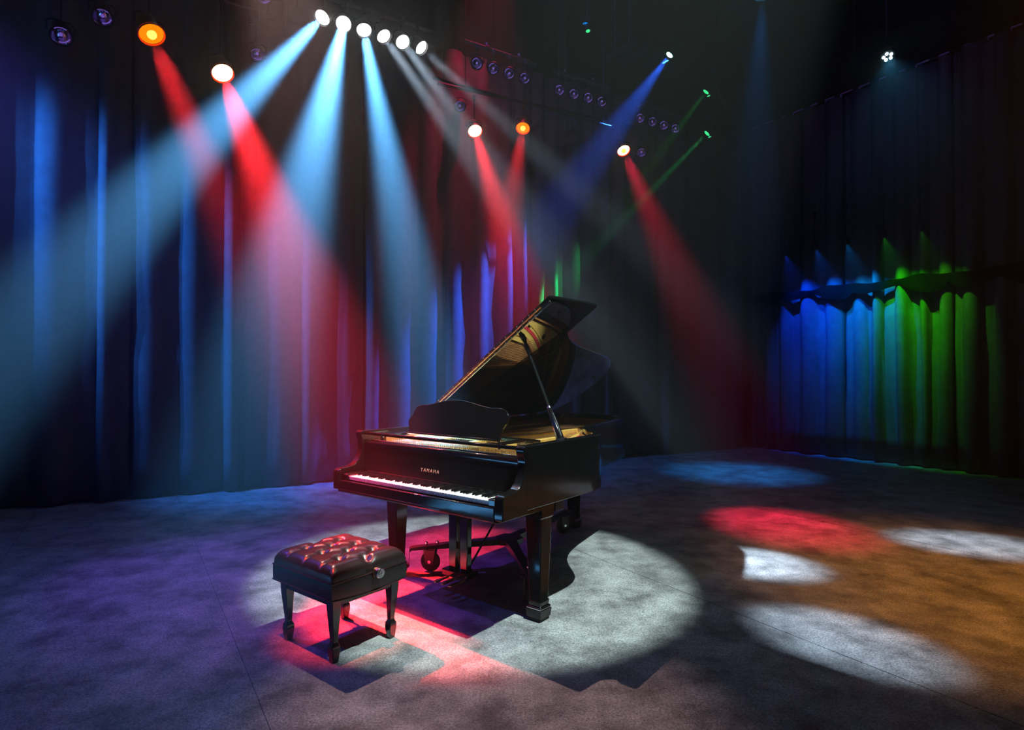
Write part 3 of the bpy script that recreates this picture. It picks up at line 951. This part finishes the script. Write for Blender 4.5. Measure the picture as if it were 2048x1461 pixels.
# --- unlit bars of four
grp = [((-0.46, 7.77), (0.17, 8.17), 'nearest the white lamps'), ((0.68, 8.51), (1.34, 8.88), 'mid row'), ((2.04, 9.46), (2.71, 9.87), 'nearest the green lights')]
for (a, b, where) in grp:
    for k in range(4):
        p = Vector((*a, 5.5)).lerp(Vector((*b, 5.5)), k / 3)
        par('unlit par lamp with painted violet glints, %s of four %s' % (['first', 'second', 'third', 'last'][k], where), p, p + Vector((0.1 - 0.28 * k, -2.0, -1.35 - 0.12 * k)), M['glassdim'], 0.072, PIPEZ, 'unlit violet lamps in bars of four')


def pipe(label, a, b, r=0.024, m='pipe', clamps=(), drops=(), group='rigging pipes', name='rigging_pipe'):
    a = Vector(a); b = Vector(b)
    root = thing(name, label, 'pipe', tuple((a + b) / 2), 0, group)
    c = root.location
    MB().cyl(a - c, b - c, r, n=12).build('pipe', M[m], root)
    for t in clamps:
        p = a.lerp(b, t) - c
        d = (b - a).normalized()
        MB().cyl(p - d * 0.02, p + d * 0.02, r * 1.7, n=12).box(p + Vector((0, 0, r * 2)), (0.03, 0.03, 0.05)).build('pipe_clamp', M['pipe'], root)
    for t in drops:
        p = a.lerp(b, t) - c
        MB().cyl(p, Vector((p.x, p.y, CEIL - 0.004 - c.z)), 0.007, n=6).build('drop_rod', M['darkpipe'], root)
    return root


def bar_line(a, b, e0, e1, z):
    a = Vector((*a, z)); b = Vector((*b, z)); d = (b - a).normalized()
    return a - d * e0 + Vector((0, 0.07, 0)), b + d * e1 + Vector((0, 0.07, 0))


p = bar_line((-2.16, 6.76), (-1.13, 7.39), 0.25, 0.15, PIPEZ); pipe('violet pipe carrying the six white lamps', *p, clamps=(0.35, 0.75), drops=(0.1, 0.9))
p = bar_line(grp[0][0], grp[0][1], 0.2, 0.2, PIPEZ); pipe('violet pipe above the unlit lamps beside the white ones', *p, clamps=(0.3, 0.75), drops=(0.4, 0.7))
p = bar_line(grp[1][0], grp[1][1], 0.1, 0.15, PIPEZ); pipe('bluish pipe above the middle four unlit lamps', *p, clamps=(0.2, 0.7), drops=(0.1, 0.9))
p = bar_line(grp[2][0], grp[2][1], 0.1, 0.15, PIPEZ); pipe('teal tinted pipe above the four unlit lamps by the green lights', *p, clamps=(0.25, 0.75), drops=(0.55,))
pipe('thin dark pipe below the row of unlit lamps', (-1.0, 7.55, 5.2), (1.5, 9.05, 5.2), 0.018, 'darkpipe', drops=(0.05, 0.95))
pipe('long dark pipe over the red lamps at the left', (-4.4, 5.0, 5.3), (-2.55, 6.1, 5.3), 0.024, 'darkpipe', clamps=(0.3, 0.6), drops=(0.1, 0.9))
pipe('dark pipe above the red lamps behind the piano', (-1.0, 8.0, 5.35), (2.6, 9.75, 5.35), 0.022, 'darkpipe', drops=(0.1, 0.5, 0.9))
pipe('short violet ceiling bar, left of the slanted pair', at(1215, 117, 8.0), at(1268, 84, 7.3), 0.04, 'darkpipe', drops=(0.3,))
pipe('short violet ceiling bar, right of the slanted pair', at(1244, 126, 8.0), at(1296, 94, 7.3), 0.04, 'darkpipe', drops=(0.3,))
pipe('thin ceiling cable pipe above the right curtain', at(1700, 108, 9.6), at(1930, -4, 7.4), 0.008, 'darkpipe', drops=(0.05, 0.95))

# --- red lamps
RED = (1.0, 0.02, 0.03)
par('orange glowing red lamp in a faceted frame, top left', at(303, 68, 5.4), (-0.7, 3.65, 0), M['lens_amber'], 0.098, 5.3, 'red stage lamps', core=M['lens_yellow'], ring=M['lens_red'], light=(RED, 15500, 12))
par('brightest red lamp with white hot centre, left of the blue beams', at(445, 146, 6.0), (-0.55, 3.7, 0), M['lens_hot'], 0.095, 5.3, 'red stage lamps', ring=M['lens_red'], light=(RED, 19000, 16))
par('white hot red lamp behind the piano, left of the close pair', at(950, 262, 8.3), (0.7, 4.5, 0), M['lens_hot'], 0.09, 5.35, 'red stage lamps', ring=M['lens_red'], light=(RED, 9000, 13))
par('orange lamp in a dark frame, right of the close red pair', at(1046, 256, 8.6), (-0.5, 5.0, 0), M['lens_amber'], 0.09, 5.35, 'red stage lamps', core=M['lens_yellow'], ring=M['lens_red'], light=(RED, 7000, 13))
par('pink haloed red lamp below the blue beam on the right', at(1247, 301, 9.2), (2.6, 5.7, 0), M['lens_hot'], 0.09, 5.35, 'red stage lamps', core=M['lens_yellow'], ring=M['lens_red'], light=((1.0, 0.01, 0.06), 6500, 15))

# --- dim unlit lamps top left
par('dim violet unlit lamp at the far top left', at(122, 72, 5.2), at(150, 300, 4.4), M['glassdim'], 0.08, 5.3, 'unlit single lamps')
par('dim unlit lamp with painted violet glints near the top left edge', at(205, 35, 5.4), at(220, 300, 4.6), M['glassdim'], 0.08, 5.3, 'unlit single lamps')
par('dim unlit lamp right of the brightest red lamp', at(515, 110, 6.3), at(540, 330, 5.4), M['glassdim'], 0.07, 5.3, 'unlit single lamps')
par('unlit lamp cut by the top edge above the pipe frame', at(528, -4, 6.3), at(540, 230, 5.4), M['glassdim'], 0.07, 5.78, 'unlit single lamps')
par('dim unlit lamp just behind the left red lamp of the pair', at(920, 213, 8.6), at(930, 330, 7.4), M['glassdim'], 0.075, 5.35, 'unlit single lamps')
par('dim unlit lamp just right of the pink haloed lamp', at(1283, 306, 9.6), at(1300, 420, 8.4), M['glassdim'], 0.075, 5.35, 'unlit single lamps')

# --- moving heads
def head(label, pos, aim, lens_mat, r=0.05, extra=None, light=None, panel=None):
    pos = Vector(pos); w = (Vector(aim) - pos).normalized(); b = -w
    root = thing('moving_head', label, 'stage light', tuple(pos), 0, 'moving head lights')
    MB().lathe([(0, r * 1.05), (0.05, r * 1.25), (0.5, r * 1.35), (0.85, r * 1.1), (1, r * 0.4)], w * 0.004, b * r * 4, 18, False).build('head', M['can'], root)
    MB().lathe([(0, 0.02 * r), (0.6, r * 0.75), (1, r)], w * r * 0.18, Vector((0, 0, 0)), 18, False).build('lens', lens_mat, root)
    s = w.cross(Vector((0, 0, 1))).normalized(); piv = b * r * 1.8
    MB().tube([piv + s * r * 1.5, piv + s * r * 1.6 + Vector((0, 0, r * 2)), piv + s * r * 1.2 + Vector((0, 0, r * 3)), piv - s * r * 1.2 + Vector((0, 0, r * 3)), piv - s * r * 1.6 + Vector((0, 0, r * 2)), piv - s * r * 1.5], r * 0.22, 8).build('yoke', M['can'], root)
    MB().box(piv + Vector((0, 0, r * 3.9)), (r * 3.2, r * 3.2, r * 1.6)).build('base', M['can'], root, bevel=0.01)
    MB().cyl(piv + Vector((0, 0, r * 4.6)), Vector((piv.x, piv.y, CEIL - pos.z)), 0.012, n=8).build('hanger', M['darkpipe'], root)
    for k, e in enumerate(extra or ()):
        q = Vector(e[0]) - pos
        MB().lathe([(0, 0.004), (1, e[1])], q, q - Vector((0, 0, 1)) * 0.012 + b * 0.004, 14, False).build('side_led', e[2], root)
    if light:
        spot('beam', pos + w * (r * 0.3), aim, light[0], light[1], light[2], light[3] if len(light) > 3 else 1.0, r * 0.5, root)
    return root


BLUE = (0.02, 0.12, 1.0)
head('moving head with bright cyan lens throwing the blue beam', at(1339, 110, 9.0), at(1040, 520, 8.8), M['lens_cyan'], 0.055, [(at(1333, 121, 8.95), 0.03, M['lens_blue']), (at(1328, 124, 8.95), 0.03, M['lens_blue'])], (BLUE, 12000, 19))
head('faint teal moving head high above the unlit lamps', at(1176, 62, 8.2), at(1230, 400, 7.5), M['lens_green'], 0.03, [(at(1171, 46, 8.2), 0.035, M['glow_blue'])])
head('green moving head, upper of the pair by the slanted panels', at(1412, 184, 9.2), at(1250, 400, 9.4), M['lens_green'], 0.05, [(at(1417, 191, 9.1), 0.025, M['lens_green'])], ((0.02, 0.8, 0.15), 1200, 12))
head('green moving head, lower of the pair by the slanted panels', at(1414, 267, 9.3), at(1090, 600, 9.5), M['lens_green'], 0.05, [(at(1419, 273, 9.2), 0.025, M['lens_green'])], ((0.0, 1.0, 0.25), 5000, 7))
for k, (x0, y0, x1, y1, w_) in enumerate(((1417, 150, 1452, 218, 'upper'), (1419, 234, 1456, 300, 'lower'))):
    a = at(x0, y0, 9.5); b = at(x1, y1, 9.3)
    root = thing('reflector_panel', 'slanted dark panel with a teal edge, %s of the pair beside the green heads' % w_, 'panel', tuple((a + b) / 2), 0, 'slanted rig panels')
    d = b - a; n = Vector((0.25, -0.95, 0.1)); n = (n - d.normalized() * n.dot(d.normalized())).normalized(); sd = d.normalized().cross(n)
    hw = 0.22
    q = [(-d / 2), (d / 2), (d / 2 - sd * hw), (-d / 2 - sd * hw)]
    if sd.x > 0:
        q = [(-d / 2), (d / 2), (d / 2 - sd * hw), (-d / 2 - sd * hw)]
    MB().rings([[p - n * 0.03 for p in q], [p + n * 0.03 for p in q]]).build('panel_body', M['can'], root, bevel=0.005)
    MB().cyl(-d / 2 + n * 0.03, d / 2 + n * 0.03, 0.010, n=8).build('panel_edge', M['pipe'], root)
    MB().cyl(Vector((0, 0, 0)), Vector((0, 0, CEIL - root.location.z)), 0.012, n=8).build('hanger', M['darkpipe'], root)

# LED cluster over the right curtain
lp = at(1775, 112, 7.6)
root = thing('led_par', 'small led lamp with five ice blue dots above the right curtain', 'stage light', tuple(lp), 0)
dn = Vector((-0.15, -0.45, -0.88)).normalized()
MB().lathe([(0, 0.085), (0.1, 0.09), (0.7, 0.085), (1, 0.05)], dn * 0.01, -dn * 0.12, 20).build('housing', M['can'], root)
u = dn.orthogonal().normalized(); v_ = dn.cross(u)
for k in range(5):
    c = dn * 0.014 + (u * math.cos(k * 1.2566) + v_ * math.sin(k * 1.2566)) * 0.045
    MB().sphere(c, 0.020, 10, 6).build('led', M['led'], root)
MB().cyl(-dn * 0.1, Vector((-dn.x * 0.1, -dn.y * 0.1, CEIL - lp.z)), 0.01, n=8).build('hanger', M['darkpipe'], root)
spot('beam', lp + dn * 0.06, lp + dn * 3, (0.1, 0.55, 1.0), 25, 70, 1.0, 0.05, root)

# flood box and pipe frame, top left of the white lamps
fb_c = at(595, 46, 6.9)
root = thing('flood_box', 'dark blue-grey flood box left of the leftmost white lamp', 'flood light', tuple(fb_c), 0)
mrot = Matrix.Rotation(math.atan2(BKD.y, BKD.x), 3, 'Z') @ Matrix.Rotation(R(-25), 3, 'X')
MB().box((0, 0, 0), (0.28, 0.16, 0.34), mrot).build('housing', M['can'], root, bevel=0.01)
MB().box(mrot @ Vector((0, -0.085, 0)), (0.23, 0.012, 0.29), mrot).build('glass_front', M['glassdim'], root, bevel=0.004)
for s in (-1, 1):
    MB().box(mrot @ Vector((s * 0.13, -0.12, 0)), (0.008, 0.09, 0.3), mrot).build('barn_door', M['can'], root)
MB().cyl((0, 0, 0.15), (0, 0, CEIL - fb_c.z), 0.012, n=8).build('hanger', M['darkpipe'], root)

fr = at(500, 30, 6.6)
root = thing('pipe_frame', 'silver edged pipe frame with plug strip hanging at the top left', 'rigging frame', tuple(fr), 0)
a, b, c_, d_ = at(446, 2, 6.4) - fr, at(552, 31, 6.8) - fr, at(546, 34, 6.8) - fr, at(547, 62, 6.8) - fr
MB().cyl(a, b, 0.014, n=10).build('top_pipe', M['pipe'], root)
MB().cyl(c_, d_, 0.009, n=8).build('post', M['pipe'], root)
MB().cyl(c_, at(514, 40, 6.7) - fr, 0.007, n=8).build('brace', M['pipe'], root)
MB().cyl(a, at(446, 26, 6.4) - fr, 0.009, n=8).build('post', M['pipe'], root)
ps = at(500, 47, 6.65) - fr
pls = MB().box(ps, (0.03, 0.03, 0.16)).build('plug_strip', M['can'], root, bevel=0.004)
for k in range(4):
    MB().cyl(ps + Vector((0, -0.015, 0.06 - 0.04 * k)), ps + Vector((0.06, -0.03, 0.055 - 0.04 * k)), 0.009, n=8).build('plug', M['pipe'], pls)
for t in (0.2, 0.85):
    p = a.lerp(b, t)
    MB().cyl(p, Vector((p.x, p.y, CEIL - fr.z)), 0.007, n=6).build('drop_rod', M['darkpipe'], root)
# hanging chain
ch0 = at(438, -30, 6.3)
root = thing('hanging_chain', 'short steel chain dangling beside the pipe frame', 'chain', tuple(ch0), 0)
for k in range(16):
    z = -0.030 * k
    pts = [(0.012 * math.cos(q * math.pi / 4), 0.02 * math.sin(q * math.pi / 4)) for q in range(9)]
    MB().tube([(x if k % 2 else 0, 0 if k % 2 else x, z + y) for x, y in pts], 0.004, 5).build('link', M['pipe'], root)
MB().cyl((0, 0, 0), (0, 0, CEIL - ch0.z), 0.006, n=6).build('drop_rod', M['darkpipe'], root)

# --- lamps out of frame: front key on the piano, side washes, curtain washes
OFF = 'lamps hung above the frame'
def off(label, pos, tgt, light, r=0.09, m='lens_white'):
    return par(label, pos, tgt, M[m], r, min(CEIL, pos[2] + 0.5), OFF, light=light)


off('profile spot high above and right of the camera, keyed on the piano', (2.45, 1.05, 9.3), (-0.25, 4.4, 0), ((0.78, 1.0, 0.96), 6600, 17.6, 0.3, 0.03))
off('added warm back lamp above the white bar, thrown over the bench', (-2.9, 6.2, 7.2), (-0.15, 2.7, 0), ((1.0, 0.62, 0.55), 2000, 15, 1.0, 0.03))  # unseen lamp added to lift the floor in front of the bench
off('added violet lamp above the camera, on the unlit lamps', (-0.6, 2.2, 8.2), (0.7, 8.4, 5.5), ((0.36, 0.2, 1.0), 260, 30, 1.0, 0.05), m='lens_blue')  # unseen lamp added to tint the pipes and unlit lamps violet
off('added violet lamp above the right floor, on the curtain track', (2.6, 3.4, 8.6), (5.9, 9.6, 6.3), ((0.36, 0.2, 1.0), 150, 34, 1.0, 0.05), m='lens_blue')  # unseen lamp added to bring out the tie clips
off('blue wash lamp beyond the left edge, grazing the left curtain', BK0 + BKD * -6.2 + BKN * 0.8 + Vector((0, 0, 5.6)), BK0 + BKD * -2.2 + Vector((0, 0, 2.6)), ((0.02, 0.2, 1.0), 2600, 42, 1.0, 0.05), m='lens_blue')
off('second blue wash lamp beyond the left edge, nearer the camera', BK0 + BKD * -5.6 + BKN * 1.3 + Vector((0, 0, 6.2)), BK0 + BKD * -0.6 + Vector((0, 0, 1.0)), ((0.02, 0.2, 1.0), 2200, 36, 1.0, 0.05), m='lens_blue')
off('violet wash lamp beyond the left edge, high up', (-6.4, 5.1, 6.3), (-1.6, 4.4, 0), ((0.22, 0.06, 1.0), 1200, 26, 1.0, 0.05), m='lens_blue')
off('added crimson wash lamp above the frame, on the curtain behind the piano', tuple(BK0 + BKD * 2.0 + BKN * 0.95 + Vector((0, 0, 8.2))), tuple(BK0 + BKD * 1.5 + Vector((0, 0, 1.9))), ((1.0, 0.02, 0.12), 1000, 36, 1.0, 0.05), m='lens_red')  # unseen lamp added to redden the curtain folds
off('small red lamp high above the camera, on the bench seat', (-1.5, 1.9, 8.0), (-0.95, 3.3, 0.45), ((1.0, 0.05, 0.01), 5500, 6.5, 0.8, 0.05), m='lens_red')
off('added blue wash lamp above the camera, on the left floor', (-4.4, 1.2, 6.8), (-2.2, 3.6, 0), ((0.05, 0.12, 1.0), 330, 60, 1.0, 0.05), m='lens_blue')  # unseen lamp added to wash the left floor blue
off('amber wash lamp above the right floor', (3.0, 1.6, 6.6), (3.3, 4.0, 0), ((1.0, 0.36, 0.02), 1250, 34, 1.0, 0.08), m='lens_amber')
off('cyan lamp cut by the top edge, beaming straight down', at(1525, -8, 8.0), (3.3, 8.7, 0), ((0.0, 0.28, 1.0), 1500, 22, 1.0, 0.08), m='lens_blue')
for (t, where, col, pw, lm) in ((3.0, 'farthest, deep blue', (0.0, 0.05, 1.0), 480, 'lens_blue'), (2.45, 'second, royal blue', (0.0, 0.12, 1.0), 560, 'lens_blue'), (1.95, 'middle, azure', (0.0, 0.30, 1.0), 440, 'lens_cyan'),
                                 (1.4, 'fourth, bright green', (0.02, 1.0, 0.0), 240, 'lens_green'), (0.9, 'nearest, dim green', (0.06, 0.8, 0.0), 130, 'lens_green')):
    c0 = RT0 + RTD * t  # added lamps, placed to colour the curtain below the band
    par('small added lamp close over the shadow band, %s' % where, c0 + RTN * 0.8 + Vector((0, 0, 3.5)), c0 + Vector((0, 0, 2.25)), M[lm], 0.045, 4.1, 'added curtain lamps', light=(col, pw, 58, 1.0, 0.012))
